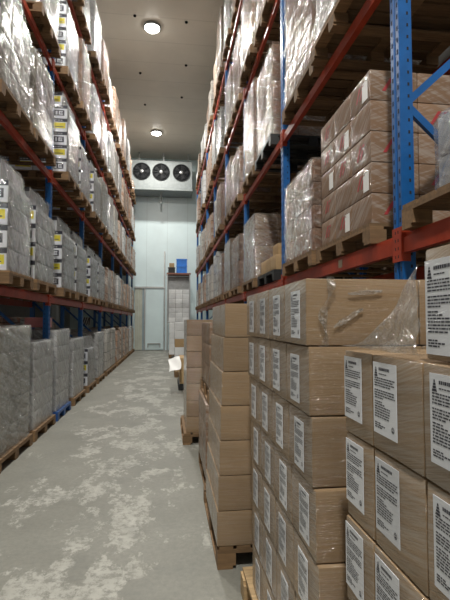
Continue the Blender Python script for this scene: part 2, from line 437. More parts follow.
def upright(side, k, y, H):
    s = 1 if side == 'right' else -1
    xf = XFR if s > 0 else XFL
    where = 'seen from the camera'
    t = thing('rack_upright', f'blue steel upright frame, {ORD[k]} along the {side} racking', 'rack frame', (xf, y, 0), f'{side} rack upright frames')
    pm = cached(('post', s), lambda: post_mesh(8.4, s))
    ob('post', pm, t); ob('post', pm, t, (s * DEPTH, 0, 0), math.pi)
    bm_ = lambda a, b: MB().bar(a, b, .03, .045).mesh('brace', [M['blue']])
    nodes = [.25, 1.15, 2.05, 2.95, 3.85, 4.75, 5.65, 6.55, 7.45, 8.2]
    if s < 0: nodes = [z - .05 for z in nodes]
    for i in range(len(nodes) - 1):
        a, b = (.06, DEPTH - .06) if i % 2 else (DEPTH - .06, .06)
        key = ('brace', s, i)
        me = cached(key, lambda: bm_((s * a, .0, nodes[i]), (s * b, .0, nodes[i + 1])))
        ob('diagonal_brace', me, t)
    ob('horizontal_brace', cached(('hb', s), lambda: bm_((s * .03, .0, .2), (s * (DEPTH - .03), .0, .2))), t)
    for dx in (.04, DEPTH - .04):
        ob('foot_plate', cached('foot', lambda: bx('foot_plate', (-.06, -.07, 0), (.06, .07, .008), M['blue'])), t, (s * dx, 0, 0))
    return t

for k, y in enumerate(PR): upright('right', k, y, 8.4)
for k, y in enumerate(PL): upright('left', k, y, 8.4)

def beam(side, lv, k, y0, y1, z, row):
    s = 1 if side == 'right' else -1
    xf = XFR if s > 0 else XFL
    x = xf + (s * .02 if row == 'front' else s * (DEPTH - .02))
    rs = s if row == 'front' else -s
    ln = y1 - y0
    bay = ORD[k]
    lab = f'orange {"" if row == "front" else "rear "}beam, {ORD[lv]} level, {bay} bay of the {side} racking'
    t = thing('rack_beam', lab, 'rack beam', (x, y0, z), f'orange {row} beams of the {side} racking')
    def body():
        mb = MB()
        # stepped box section
        a = rs
        prof = [(-.018 * a, -.06), (.03 * a, -.06), (.03 * a, .06), (.0, .06), (.0, .032), (-.018 * a, .032)]
        n = len(prof)
        for yy in (.056, ln - .056):
            mb.v += [(px, yy, pz) for px, pz in prof]
        for i in range(n):
            j = (i + 1) % n; mb.f.append((i, j, n + j, n + i)); mb.m.append(0)
        mb.f.append(tuple(range(n))); mb.m.append(0); mb.f.append(tuple(range(n, 2 * n))); mb.m.append(0)
        return mb.mesh('beam_body', [M['orange']])
    ob('beam_body', cached(('beam', rs, round(ln, 2)), body), t)
    def plate():
        mb = MB().box((min(-.028 * rs, -.0235 * rs), -.0, -.11), (max(-.028 * rs, -.0235 * rs), .048, .10))
        mb.box((min(-.028 * rs, .03 * rs), .0515, -.11), (max(-.028 * rs, .03 * rs), .0555, .10))
        for zz in (-.08, -.03, .02, .07):
            mb.box((min(-.0293 * rs, -.0281 * rs), .012, zz - .009), (max(-.0293 * rs, -.0281 * rs), .021, zz + .009), 1)
        return mb.mesh('connector_plate', [M['orange'], M['hole']])
    pl = cached(('plate', rs), plate)
    ob('connector_plate', pl, t)
    if row == 'front':
        def plate2():
            me = pl.copy()
            for v in me.vertices: v.co.y = -v.co.y
            me.flip_normals(); return me
        ob('connector_plate', cached(('plate2', rs), plate2), t, (0, ln, 0))
    return t

for k in range(7):
    for lv in range(4):
        beam('right', lv, k + 1, PR[k], PR[k + 1], LVL_R[lv], 'front')
        beam('left', lv, k + 1, PL[k], PL[k + 1], LVL_L[lv], 'front')
        if k < 2 and lv < 2:
            beam('right', lv, k + 1, PR[k], PR[k + 1], LVL_R[lv], 'rear')
            beam('left', lv, k + 1, PL[k], PL[k + 1], LVL_L[lv], 'rear')
b0 = beam('right', 0, 0, PR[0] - 2.8, PR[0], LVL_R[0], 'front')
beam('left', 0, 0, PL[0] - 2.8, PL[0], LVL_L[0], 'front')
beam('left', 1, 0, PL[0] - 2.8, PL[0], LVL_L[1], 'front')
ob('location_sticker', bx('location_sticker', (-.0185, .9, -.035), (-.0175, .98, .03), simple('beam_sticker', (.42, .36, .26), .5)), [o for o in bpy.data.objects if o.get('label', '').startswith('orange beam, first level, second bay of the right')][0])

# ------------------------------------------------------------------ pallets
def pallet(x0, y0, x1, y1, z, along, label, mat='wood', detail=True, group=None, block_mat=None):
    """boards run along 'x' or 'y'; sits with its underside at z"""
    Lx, Ly = x1 - x0, y1 - y0
    m = M[mat]
    t = thing('pallet', label, 'pallet', (x0, y0, z), group)
    def sw(lo, hi):
        return (lo, hi) if along == 'x' else ((lo[1], lo[0], lo[2]), (hi[1], hi[0], hi[2]))
    A, B = (Lx, Ly) if along == 'x' else (Ly, Lx)
    key = (round(Lx, 2), round(Ly, 2), along, mat)
    nb = 7
    def deck():
        mb = MB(); w = B / nb
        for i in range(nb):
            lo, hi = sw((0, i * w + .012, .122), (A, (i + 1) * w - .012, .144)); mb.box(lo, hi)
        return mb.mesh('deck', [m])
    def stringer(i):
        a = (0, A / 2 - .05, A - .1)[i]
        lo, hi = sw((a, 0, .1), (a + .1, B, .1215)); return MB().box(lo, hi).mesh('stringer', [m])
    def block(i, j):
        a = (0, A / 2 - .06, A - .12)[i]; b = (0, B / 2 - .06, B - .12)[j]
        lo, hi = sw((a, b, .0225), (a + .12, b + .12, .0995)); return MB().box(lo, hi).mesh('block', [m])
    def bottom(j):
        b = (0, B / 2 - .05, B - .1)[j]
        lo, hi = sw((0, b, 0), (A, b + .1, .022)); return MB().box(lo, hi).mesh('bottom_board', [m])
    if detail:
        ob('deck', cached(key + ('d',), deck), t)
        for i in range(3):
            ob('stringer', cached(key + ('s', i), lambda: stringer(i)), t)
            ob('bottom_board', cached(key + ('b', i), lambda: bottom(i)), t)
            for j in range(3):
                ob('block', cached(key + ('k', i, j), lambda: block(i, j)), t)
    else:
        def whole():
            mb = MB()
            w = B / nb
            for i in range(nb):
                lo, hi = sw((0, i * w + .012, .1), (A, (i + 1) * w - .012, .144)); mb.box(lo, hi)
            for j in range(3):
                b = (0, B / 2 - .05, B - .1)[j]
                lo, hi = sw((0, b, 0), (A, b + .1, .022)); mb.box(lo, hi)
                for i in range(3):
                    a = (0, A / 2 - .06, A - .12)[i]
                    lo, hi = sw((a, b, .022), (a + .12, b + .12, .1)); mb.box(lo, hi)
            return mb.mesh('pallet', [m])
        ob('deck', cached(key + ('w',), whole), t)
    return t

# ------------------------------------------------------------------ cartons
def carton_mesh(dx, dy, dz, mat, seed=0):
    """slightly bulged carton, origin at its low corner, with the flap seam and tape on top"""
    key = ('carton', round(dx, 3), round(dy, 3), round(dz, 3), mat, seed)
    def make():
        bm = bmesh.new()
        bmesh.ops.create_cube(bm, size=1)
        for v in bm.verts: v.co = Vector(((v.co.x + .5) * dx, (v.co.y + .5) * dy, (v.co.z + .5) * dz))
        bmesh.ops.bevel(bm, geom=list(bm.edges), offset=.006, segments=2, affect='EDGES', profile=.5)
        bmesh.ops.subdivide_edges(bm, edges=[e for e in bm.edges if e.calc_length() > .05], cuts=3, use_grid_fill=True)
        for v in bm.verts:
            u = [v.co.x / dx, v.co.y / dy, v.co.z / dz]
            j = noise.noise_vector(v.co * 7 + Vector((seed * 3.1, 0, 0))) * .0022
            v.co += Vector([j[i] * (1 if .02 < u[i] < .98 else 1.0) for i in range(3)])
            for i, d in enumerate((dx, dy, dz)):
                v.co[i] = min(max(v.co[i], .0004), d - .0004)
        me = bpy.data.meshes.new('carton'); bm.to_mesh(me); bm.free()
        me.materials.append(M[mat])
        for p in me.polygons: p.use_smooth = True
        me.set_sharp_from_angle(angle=math.radians(40))
        return me
    return cached(key, make)

def label_mesh(w, h, seed=1):
    """printed shipping sheet for a face that looks to -x; local y = 0..-w (reads towards -y), z = 0..h"""
    rr = random.Random(seed)
    mb = MB().box((-.0012, -w, 0), (0, 0, h), 0)
    X = -.0015
    def q(u0, v0, u1, v1): mb.poly([(X, -u0 * w, v0 * h), (X, -u0 * w, v1 * h), (X, -u1 * w, v1 * h), (X, -u1 * w, v0 * h)], 1)
    # cone mark
    for k in range(4):
        v0 = .80 + k * .035; v1 = v0 + .028; c = .14
        w0 = .075 * (1 - k / 4.6); w1 = .075 * (1 - (k + .8) / 4.6)
        mb.poly([(X, -(c - w0) * w, v0 * h), (X, -(c - w1) * w, v1 * h), (X, -(c + w1) * w, v1 * h), (X, -(c + w0) * w, v0 * h)], 1)
    u = .27
    for k in range(9):
        d = rr.uniform(.03, .055); q(u, .89, u + d, .93); u += d + .012
    u = .27
    for k in range(4):
        d = rr.uniform(.04, .09); q(u, .835, u + d, .85); u += d + .015
    rows = [(.77, .94), (.735, .9), (.70, .95), (.665, .8), (.60, .93), (.565, .9), (.53, .95), (.495, .45), (.44, .4), (.405, .5), (.37, .75), (.335, .72), (.30, .74), (.265, .7), (.23, .68), (.14, .35), (.11, .55), (.08, .4)]
    for v, e in rows:
        u = .07
        while u < e - .03:
            d = min(rr.uniform(.04, .13), e - u); q(u, v, u + d, v + .017); u += d + .018
    # round mark low at the reading end
    n = 18
    for k in range(n):
        a0, a1 = 2 * math.pi * k / n, 2 * math.pi * (k + 1) / n
        r1, r0 = .042 * 1.5, .032 * 1.5
        P = lambda r, a: (X, -(.84 * w + r * w * math.cos(a)), .13 * h + r * w * math.sin(a))
        mb.poly([P(r0, a0), P(r1, a0), P(r1, a1), P(r0, a1)], 1)
    q(.81, .105, .87, .125); q(.81, .14, .87, .15)
    return mb.mesh('shipping_label', [M['label'], M['ink']])

LAB = [label_mesh(.112, .168, 3), label_mesh(.112, .168, 9), label_mesh(.112, .185, 5)]

def carton(x, y, z, dx, dy, dz, mat, label, group, lab=None, seed=0, rz=0.0):
    o = ob('carton', carton_mesh(dx, dy, dz, mat, seed), None, (x, y, z), rz)
    tag(o, label, 'carton', group)
    if lab is not None:
        mi, ly, lz = lab
        ob('shipping_label', LAB[mi], o, (-.0006, ly, lz))['label'] = 'white printed shipping label'
    return o

def lname(i, n):
    k = n - 1 - i
    return 'top layer' if k == 0 else (f'{ORD[k]} layer from top' if i else 'bottom layer')

# nearest stack, right beside the camera ---------------------------------------------------------
g0 = 'cartons of the nearest film-wrapped stack'
HH = .2292
ROWS0 = [(1.235, 1.066), (1.063, .842), (.839, .617), (.614, .392)]
LC0 = [1.192, .997, .757, .53]
pallet(.47, .06, 1.27, 1.25, 0, 'y', 'wooden pallet under the nearest film-wrapped carton stack', 'wood_new')
rown = ['far end', 'second from far end', 'third from far end', 'fourth from far end']
for i in range(6):
    z = .146 + i * HH
    for r, (ya, yb) in enumerate(ROWS0):
        dxj = (-.006, .0, .003, -.002, .002, .0)[i]
        lz = HH - .020 - .168
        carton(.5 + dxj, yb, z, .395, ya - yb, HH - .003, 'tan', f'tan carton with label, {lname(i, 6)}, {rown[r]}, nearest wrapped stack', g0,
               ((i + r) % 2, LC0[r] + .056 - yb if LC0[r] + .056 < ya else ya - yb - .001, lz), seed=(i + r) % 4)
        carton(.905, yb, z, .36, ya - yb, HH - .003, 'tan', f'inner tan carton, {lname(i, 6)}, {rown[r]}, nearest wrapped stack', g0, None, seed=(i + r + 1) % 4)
carton(.515, .602, 1.5225, .39, .248, .222, 'tan', 'single labelled carton set on top of the nearest wrapped stack', g0, (2, .244, .012), seed=2)

# second stack -----------------------------------------------------------------------------------
g1 = 'cartons of the tall second stack'
pallet(.435, 1.45, 1.235, 2.70, 0, 'y', 'new pale wooden pallet under the tall second carton stack', 'wood_new')
DX1 = [.018, .018, .016, .014, .010, .005, .0]
DY1 = [-.06, -.06, -.055, -.04, -.02, -.01, 0]
H1 = .2285
names4 = ['front corner', 'second from front', 'third from front', 'fourth from front']
for i in range(7):
    z = .146 + i * H1
    for r in range(4):
        yb = 1.45 + r * .285 + DY1[i]
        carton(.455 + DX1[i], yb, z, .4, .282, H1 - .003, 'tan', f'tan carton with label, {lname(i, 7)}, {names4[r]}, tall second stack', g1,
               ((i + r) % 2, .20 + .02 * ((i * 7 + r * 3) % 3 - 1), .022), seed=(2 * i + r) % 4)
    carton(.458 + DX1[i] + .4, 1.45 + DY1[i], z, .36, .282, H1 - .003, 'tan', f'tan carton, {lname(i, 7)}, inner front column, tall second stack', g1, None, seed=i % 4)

# third stack ------------------------------------------------------------------------------------
g2 = 'cartons of the third stack'
pallet(.325, 2.95, 1.125, 4.1, 0, 'y', 'wooden pallet under the third carton stack, end opening showing', 'wood')
X2 = [.322, .330, .338, .344, .352, .362, .374]
H2 = .2245
for i in range(7):
    z = .146 + i * H2
    for r in range(3):
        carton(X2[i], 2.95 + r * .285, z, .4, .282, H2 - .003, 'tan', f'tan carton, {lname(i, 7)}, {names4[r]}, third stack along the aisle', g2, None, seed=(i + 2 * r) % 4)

# fourth: two pallets on each other
g3 = 'cartons of the double stacked fourth load'
pallet(.355, 4.2, 1.155, 5.2, 0, 'y', 'lower wooden pallet of the double-stacked load behind the third stack', 'wood')
for i in range(3):
    for r in range(3):
        carton(.352, 4.2 + r * .32, .146 + i * .225, .4, .317, .222, 'brown', f'brown carton, {lname(i, 3)}, {names4[r]}, under upper pallet, fourth stack', g3, None, seed=(i + r) % 4)
pallet(.375, 4.2, 1.155, 5.2, .822, 'y', 'upper wooden pallet of the double-stacked load behind the third stack', 'wood')
for i in range(3):
    for r in range(3):
        carton(.385, 4.2 + r * .32, .968 + i * .205, .4, .317, .202, 'brown', f'brown carton, {lname(i, 3)}, {names4[r]}, on upper pallet, fourth stack', g3, None, seed=(i + r + 1) % 4)

# fifth
g4 = 'cartons of the fifth stack'
pallet(.20, 5.9, 1.0, 7.05, 0, 'y', 'wooden pallet jutting out under the fifth carton stack', 'wood')
for i in range(7):
    for r in range(3):
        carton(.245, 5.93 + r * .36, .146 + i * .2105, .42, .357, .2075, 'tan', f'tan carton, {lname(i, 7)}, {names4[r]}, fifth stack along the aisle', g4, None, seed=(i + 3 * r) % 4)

# sixth: low tan cartons on a dark pallet with a white sheet, then a white and brown mix further on
g5 = 'cartons of the low sixth stack'
pallet(.25, 10.5, 1.05, 11.6, 0, 'y', 'dark plastic pallet under the low sixth carton stack', 'plastic_black')
for i in range(2):
    for r in range(2):
        carton(.28, 10.52 + r * .45, .146 + i * .3, .45, .445, .297, 'tan_loose', f'tan carton, {lname(i, 2)}, {names4[r]}, low sixth stack', g5, None, seed=i)
def patch(name, P, nu, nv, mat, thick=.0006):
    mb = MB()
    for i in range(nu + 1):
        for j in range(nv + 1): mb.v.append(tuple(P(i / nu, j / nv)))
    for i in range(nu):
        for j in range(nv):
            a = i * (nv + 1) + j
            mb.f.append((a, a + 1, a + nv + 2, a + nv + 1)); mb.m.append(0)
    return mb.mesh(name, [M[mat]], True)

def sheet_pt(u, v):
    return (-.24 + .26 * u + .015 * math.sin(5 * v), -.5 + .5 * v, -.24 * (1 - v) - .07 * (1 - u) + .012 * math.sin(6 * u + 4 * v) + .02)
tag(ob('paper_sheet', patch('paper_sheet', sheet_pt, 10, 8, 'paper'), None, (.27, 10.6, .76)), 'white sheet hanging over the edge of the low sixth stack', 'sheet')

def mixed_stack(x0, y0, nx, ny, nz, d, mats, g, desc, cond):
    z0 = .146
    for i in range(nz):
        for r in range(ny):
            for c in range(nx):
                if r > 0 and c > 0: continue
                mt = mats[(i + c) % len(mats)]
                word = {'white': 'white', 'bright_white': 'white', 'tan_loose': 'tan', 'tan': 'tan', 'silver': 'grey'}[mt]
                cn = ('aisle column' if c == 0 else 'inner column') if nx > 1 else ''
                rn = ('front' if r == 0 else f'{ORD[r]} from front') if ny > 1 else ''
                carton(x0 + c * d[0], y0 + r * d[1], z0 + i * d[2], d[0] - .003, d[1] - .003, d[2] - .003, mt,
                       f'{word} carton, {lname(i, nz)}{", " + cn if cn else ""}{", " + rn if rn else ""}, {desc}', g, None, seed=(i + c) % 4)
pallet(.19, 12.9, 1.0, 13.95, 0, 'y', 'wooden pallet under the seventh mixed tan and white stack', 'wood')
mixed_stack(.2, 12.92, 2, 2, 6, (.32, .5, .235), ['tan_loose', 'bright_white', 'bright_white'], 'cartons of the mixed seventh stack', 'mixed seventh stack', None)
pallet(.04, 19.6, 1.0, 20.7, 0, 'y', 'wooden pallet under the white cartons near the far wall', 'wood')
mixed_stack(.06, 19.62, 2, 1, 6, (.42, .5, .23), ['bright_white'], 'white cartons near the far wall', 'white stack near the far wall', None)

# ------------------------------------------------------------------ stretch film pieces
def veil(u, v):
    A, B, Cc = Vector((.509, .858, 1.715)), Vector((.509, .858, 1.528)), Vector((.498, 1.232, 1.5305))
    top = A.lerp(Cc, u); low = B.lerp(Cc, u)
    p = top.lerp(low, v)
    sag = .05 * math.sin(math.pi * u) * (1 - v)
    p.z = max(1.529, p.z - sag)
    p.x += .012 * noise.noise(Vector((u * 5, v * 6 + u * 5, 1.3))) - .004
    return p
tag(ob('stretch_film', patch('veil', veil, 20, 14, 'veil')), 'clear film veil stretched from the single top carton down to the nearest stack', 'film', 'loose stretch film')

def strand(u, v):
    # gathered film tail over the top carton's camera side on the second stack
    z = 1.748 - .235 * u
    x = .535 - .03 * u + .01 * math.sin(9 * u) + (v - .5) * (.02 + .012 * math.sin(14 * u))
    y = 1.444 - .007 * abs(math.sin(8 * v + 6 * u)) - .001
    return Vector((x, y, z))
tag(ob('stretch_film', patch('strand', strand, 26, 8, 'film_heavy')), 'twisted clear film strand down the front of the second stack top carton', 'film', 'loose stretch film')

def crumple(x0, z0, x1, z1, wd, seed, y):
    def P(u, v):
        x = x0 + (x1 - x0) * u; z = z0 + (z1 - z0) * u
        w = wd * (.35 + .65 * math.sin(math.pi * u)) * (v - .5)
        n = noise.noise(Vector((u * 9, v * 5, seed))); n2 = noise.noise(Vector((u * 22, v * 9, seed + 4)))
        return Vector((x + n * .008 - w * .3, y - .0035 - abs(n) * .004 - abs(n2) * .005, z + w + n2 * .005))
    return patch('crumple', P, 60, 12, 'veil')
for (a, wh) in (((.60, 1.69, .72, 1.70, .016, 1.0, 1.449), 'across the upper front of the second stack'), ((.55, 1.58, .65, 1.64, .018, 2.0, 1.449), 'slanting over the lower left of the second stack top carton')):
    tag(ob('stretch_film', crumple(*a)), 'shiny crumple of clear film ' + wh, 'film', 'loose stretch film')

# ------------------------------------------------------------------ wrapped loads
def film_mesh(sx, sy, sz, mat, seed, amp, clear_end=False, taper=0, lay=.25):
    """wrinkled film hood around a block sx*sy*sz standing on z=0 (origin at low corner)"""
    key = ('film', round(sx, 2), round(sy, 2), round(sz, 2), mat, seed, clear_end, taper)
    def make():
        o = .014
        nx, ny, nz = 14, 22, 26
        mb = MB()
        def disp(p, nrm):
            s = Vector((p.x * 1.6, p.y * 1.6, (p.z + .9 * p.y + .5 * p.x) * 7 + seed * 5.7))
            a = abs(noise.noise(s)) * amp + abs(noise.noise(p * 9 + Vector((seed, 0, 0)))) * amp * .5
            q = p + nrm * (o + a)
            if taper: q.x += taper * min(1, max(0, (p.z - (sz - lay * 1.25)) / (lay * .25)))
            return q
        def face(f, nu, nv, nrm):
            b = len(mb.v)
            for i in range(nu + 1):
                for j in range(nv + 1):
                    mb.v.append(tuple(disp(f(i / nu, j / nv), nrm)))
            for i in range(nu):
                for j in range(nv):
                    a = b + i * (nv + 1) + j
                    mb.f.append((a, a + 1, a + nv + 2, a + nv + 1)); mb.m.append(0)
        V = Vector
        face(lambda u, v: V((0, u * sy, v * sz)), ny, nz, V((-1, 0, 0)))
        face(lambda u, v: V((sx, u * sy, v * sz)), ny, nz, V((1, 0, 0)))
        face(lambda u, v: V((u * sx, 0, v * sz)), nx, nz, V((0, -1, 0)))
        face(lambda u, v: V((u * sx, sy, v * sz)), nx, nz, V((0, 1, 0)))
        face(lambda u, v: V((u * sx, v * sy, sz)), nx, ny, V((0, 0, 1)))
        if clear_end:
            n2 = ny * nz * 2
            for q in range(n2, n2 + nx * nz): mb.m[q] = 1
        me = mb.mesh('film', [M[mat], M['film_clear']], True)
        bm = bmesh.new(); bm.from_mesh(me)
        bmesh.ops.remove_doubles(bm, verts=bm.verts, dist=.035)
        bm.to_mesh(me); bm.free()
        for p in me.polygons: p.use_smooth = True
        return me
    return cached(key, make)

def end_band(dx, dz):
    def make():
        mb = MB().box((.0, -.0016, dz * .76), (dx, -.0004, dz * .985), 0)
        rr = random.Random(4); u = dx * .1
        while u < dx * .86:
            d = rr.uniform(.02, .045); mb.poly([(u, -.0018, dz * .83), (u + d, -.0018, dz * .83), (u + d, -.0018, dz * .91), (u, -.0018, dz * .91)], 1); u += d + .012
        return mb.mesh('dark_band', [M['band'], M['silver']])
    return cached(('band', round(dx, 2), round(dz, 2)), make)

def sticker(kind, dx, dz, right):
    def make():
        w = dx * .46
        u0 = dx - w - .03 if right else dx - w - .03
        if kind == 'yellow':
            mb = MB().box((u0, -.0018, dz * .27), (u0 + w, -.0006, dz * .70), 0)
            mb.poly([(u0 + .03, -.0021, dz * .36), (u0 + .06, -.0021, dz * .36), (u0 + .06, -.0021, dz * .44), (u0 + .03, -.0021, dz * .44)], 1)
            mb.poly([(u0 + .075, -.0021, dz * .36), (u0 + w - .03, -.0021, dz * .36), (u0 + w - .03, -.0021, dz * .42), (u0 + .075, -.0021, dz * .42)], 1)
            return mb.mesh('yellow_sticker', [M['yellow'], M['ink']])
        mb = MB().box((u0 + w * .25, -.0018, dz * .22), (u0 + w * .92, -.0006, dz * .64), 0)
        a0, a1 = u0 + w * .25, u0 + w * .92; z0, z1 = dz * .22, dz * .64
        for (fa, fb, fc, fd) in ((.14, .16, .32, .82), (.46, .2, .58, .84), (.58, .2, .84, .34), (.58, .66, .84, .8), (.66, .42, .8, .56)):
            mb.poly([(a0 + (a1 - a0) * fa, -.0021, z0 + (z1 - z0) * fb), (a0 + (a1 - a0) * fc, -.0021, z0 + (z1 - z0) * fb), (a0 + (a1 - a0) * fc, -.0021, z0 + (z1 - z0) * fd), (a0 + (a1 - a0) * fa, -.0021, z0 + (z1 - z0) * fd)], 1)
        return mb.mesh('handling_mark', [M['ink'], M['label']])
    return cached(('stk', kind, round(dx, 2), round(dz, 2)), make)

def red_logo(w, h):
    def make():
        mb = MB()
        def P(u, v): return (u * w, -.0015, v * h)
        mb.poly([P(.05, .2), P(.22, .2), P(.62, .9), P(.45, .9)]); mb.poly([P(.45, .2), P(.6, .2), P(.8, .55), P(.72, .7)])
        mb.poly([P(.7, .78), P(.95, .78), P(.95, .9), P(.78, .9)])
        return mb.mesh('red_logo', [M['red']])
    return cached(('logo', w, h), make)

KIND = dict(
    silver=dict(mat='silver', d=(.5, .35, .25), film='film_silver', amp=.022, word='grey carton', st=True),
    shroud=dict(mat='grey', d=(.5, .35, .275), film='film_heavy', amp=.035, word='heavily wrapped grey carton', st=True),
    milky=dict(mat='grey', d=(.5, .35, .27), film='film_brown', amp=.03, word='milky brown-wrapped carton'),
    brown=dict(mat='brown', d=(.42, .34, .235), film='film', amp=.022, word='brown carton'),
    pink=dict(mat='pink', d=(.4, .34, .24), film='film_cream', amp=.028, word='reddish brown carton'),
    white=dict(mat='white', d=(.33, .35, .24), film='film_silver', amp=.014, word='white carton'),
    grey=dict(mat='grey', d=(.5, .4, .3), film='film_band', amp=.02, word='grey-brown carton'),
    logo=dict(mat='brown', d=(.42, .35, .222), film='film', amp=.014, word='red-marked brown carton', logo=True),
)

def wrapped_load(side, x0, x1, y0, y1, z, h, kind, label, group, seed=0, with_film=True, full_top=False):
    K = KIND[kind]; dx, dy, dz = K['d']
    sx, sy = x1 - x0, y1 - y0
    nx, ny, nz = max(1, round(sx / dx)), max(1, round(sy / dy)), max(2, round(h / dz))
    dx, dy, dz = sx / nx, sy / ny, h / nz
    t = thing('wrapped_load', label, 'pallet load', (x0, y0, z), group)
    ac = 0 if side == 'right' else nx - 1
    tp = .09 if K.get('st') else 0
    sg = 1 if side == 'right' else -1
    for i in range(nz):
        for c in range(nx):
            for r in range(ny):
                if not (c == ac or r == 0 or (full_top and i == nz - 1)): continue
                ct = ob('carton', carton_mesh(dx - .004, dy - .004, dz - .003, K['mat'], (i + c + r + seed) % 4), t, (c * dx + (sg * tp if i == nz - 1 else 0), r * dy, i * dz + .001))
                if K.get('st') and r == 0:
                    ob('dark_band', end_band(dx - .006, dz), ct)
                    ob('end_print', cached(('endp', round(dx, 2), round(dz, 2)), lambda: bx('end_print', (.004, -.0005, dz * .03), (dx - .012, -.0001, dz * .75), M['label'])), ct)['label'] = 'light printed carton end'
                    if (i + c) % 2 == seed % 2: ob('yellow_sticker', sticker('yellow', dx - .006, dz, True), ct)
                    else: ob('handling_mark', sticker('mark', dx - .006, dz, True), ct)
                if K.get('logo'):
                    if r == 0 and (i + c) % 2 == 0: ob('red_logo', red_logo(.16, .14), ct, (.08, 0, .04))
                    if c == ac and (i * 2 + r) % 3 != 0: ob('red_logo', red_logo(.15, .14), ct, (0, dy - .1, .04), -math.pi / 2)
                    if c == ac and (i + r) % 3 == 1:
                        lb = ob('paper_label', bx('paper_label', (-.0015, .04, .03), (-.0003, .13, .17), M['paper']), ct); lb['label'] = 'white paper label'
    if with_film:
        ob('film', film_mesh(sx, sy, nz * dz, K['film'], seed % 3, K['amp'], bool(K.get('st')), sg * tp, dz), t)
    return t

def far_mesh(sx, sy, sz, mat, seed):
    key = ('far', round(sx, 2), round(sy, 2), round(sz, 1), mat, seed)
    def make():
        bm = bmesh.new(); bmesh.ops.create_cube(bm, size=1)
        for v in bm.verts: v.co = Vector(((v.co.x + .5) * sx, (v.co.y + .5) * sy, (v.co.z + .5) * sz))
        bmesh.ops.bevel(bm, geom=list(bm.edges), offset=.03, segments=2, affect='EDGES')
        bmesh.ops.subdivide_edges(bm, edges=[e for e in bm.edges if e.calc_length() > .2], cuts=6, use_grid_fill=True)
        for v in bm.verts:
            n = noise.noise_vector(v.co * 3.2 + Vector((seed * 9.1, 0, 0)))
            k = .03 + .04 * max(0, v.co.z / sz - .5)
            v.co.x += n.x * k; v.co.y += n.y * k * .8
            if v.co.z > sz * .6: v.co.z += n.z * .05
            v.co.x = min(max(v.co.x, -.05), sx + .05); v.co.y = min(max(v.co.y, -.04), sy + .04)
        me = bpy.data.meshes.new('wrapped_load'); bm.to_mesh(me); bm.free(); me.materials.append(M[mat])
        for p in me.polygons: p.use_smooth = True
        me.set_sharp_from_angle(angle=math.radians(50))
        return me
    return cached(key, make)

def far_load(x0, x1, y0, y1, z, h, mat, label, group, seed):
    return tag(ob('wrapped_load', far_mesh(x1 - x0, y1 - y0, h, mat, seed), None, (x0, y0, z + .001)), label, 'pallet load', group)

FARK = {'brown': ('far_brown', 'brown'), 'pink': ('far_pink', 'reddish brown'), 'white': ('far_white', 'white'), 'grey': ('far_grey', 'grey')}
LEVELW = ['first', 'second', 'third', 'fourth']

def slot(side, lv, bay, half, kind, h, y0=None, y1=None, over=.0, palmat='wood', film=True, seed=None):
    """one pallet with its load on beam level lv (0..3) or the ground (-1)"""
    s = 1 if side == 'right' else -1
    base = (PR if s > 0 else PL)[0] + 2.8 * (bay - 1)
    if y0 is None: y0 = base + (.34, 1.58)[half]; y1 = y0 + 1.06
    zb = 0 if lv < 0 else (LVL_R if s > 0 else LVL_L)[lv] + .0605
    xa = (XFR - .06 - over) if s > 0 else (XFL + .13 + over)
    xa0, xa1 = (xa, xa + 1.16) if s > 0 else (xa - 1.16, xa)
    near = y0 < 12.2
    seed = (bay * 3 + half + lv * 5) % 7 if seed is None else seed
    hw = ('nearer half', 'farther half')[half]
    lvw = 'ground row' if lv < 0 else f'{LEVELW[lv]} level'
    loc = f'{side} rack, {lvw}, {ORD[bay]} bay, {hw}'
    pw = {'wood': 'wooden', 'wood_new': 'pale wooden', 'plastic_blue': 'blue plastic', 'plastic_black': 'black plastic'}[palmat]
    pallet(xa0 - .01, y0 - .02, xa1 + .01, y1 + .02, zb, 'x', f'{pw} pallet, {loc}', palmat, y0 < 9.0, f'pallets on the {side} rack, {lvw}')
    zl = zb + .1455
    g = f'wrapped loads on the {side} rack, {lvw}'
    sx0, sx1 = xa0 + .03, xa1 - .03
    if s > 0: sx1 -= .02
    if bay == 0: sx0 += .1; y1 -= .1
    if near or kind in ('silver', 'shroud'):
        return wrapped_load(side, sx0, sx1, y0 + .03, y1 - .03, zl, h, kind, f'{KIND[kind]["word"]} load, {loc}', g, seed, film, lv < 0)
    mt, w = FARK.get(kind, ('far_grey', 'grey'))
    return far_load(sx0, sx1, y0 + .03, y1 - .03, zl, h, mt, f'{w} wrapped load, {loc}', g, seed % 4)

# ---- right rack
slot('right', 0, 0, 1, 'white', .46, 1.3, 2.45, -.03)
slot('right', 0, 1, 0, 'logo', 1.11, 2.93, 4.03, -.04, film=False)
slot('right', 0, 1, 1, 'pink', .9, 4.13, 5.2, -.02)
slot('right', 0, 2, 1, 'brown', 1.04)
for bay, half, kind, h in ((3, 0, 'pink', 1.0), (3, 1, 'brown', 1.15), (4, 0, 'pink', 1.05), (4, 1, 'white', 1.3), (5, 0, 'grey', 1.1), (5, 1, 'white', 1.0), (6, 0, 'pink', 1.1), (6, 1, 'white', .9), (7, 0, 'brown', 1.0), (7, 1, 'white', .8)):
    slot('right', 0, bay, half, kind, h)
slot('right', 1, 1, 0, 'milky', 1.3, 2.86, 3.86, .05)
slot('right', 1, 1, 1, 'pink', 1.4, 3.98, 5.1, .0)
slot('right', 1, 2, 0, 'pink', 1.25, palmat='plastic_black')
slot('right', 1, 2, 1, 'pink', 1.45)
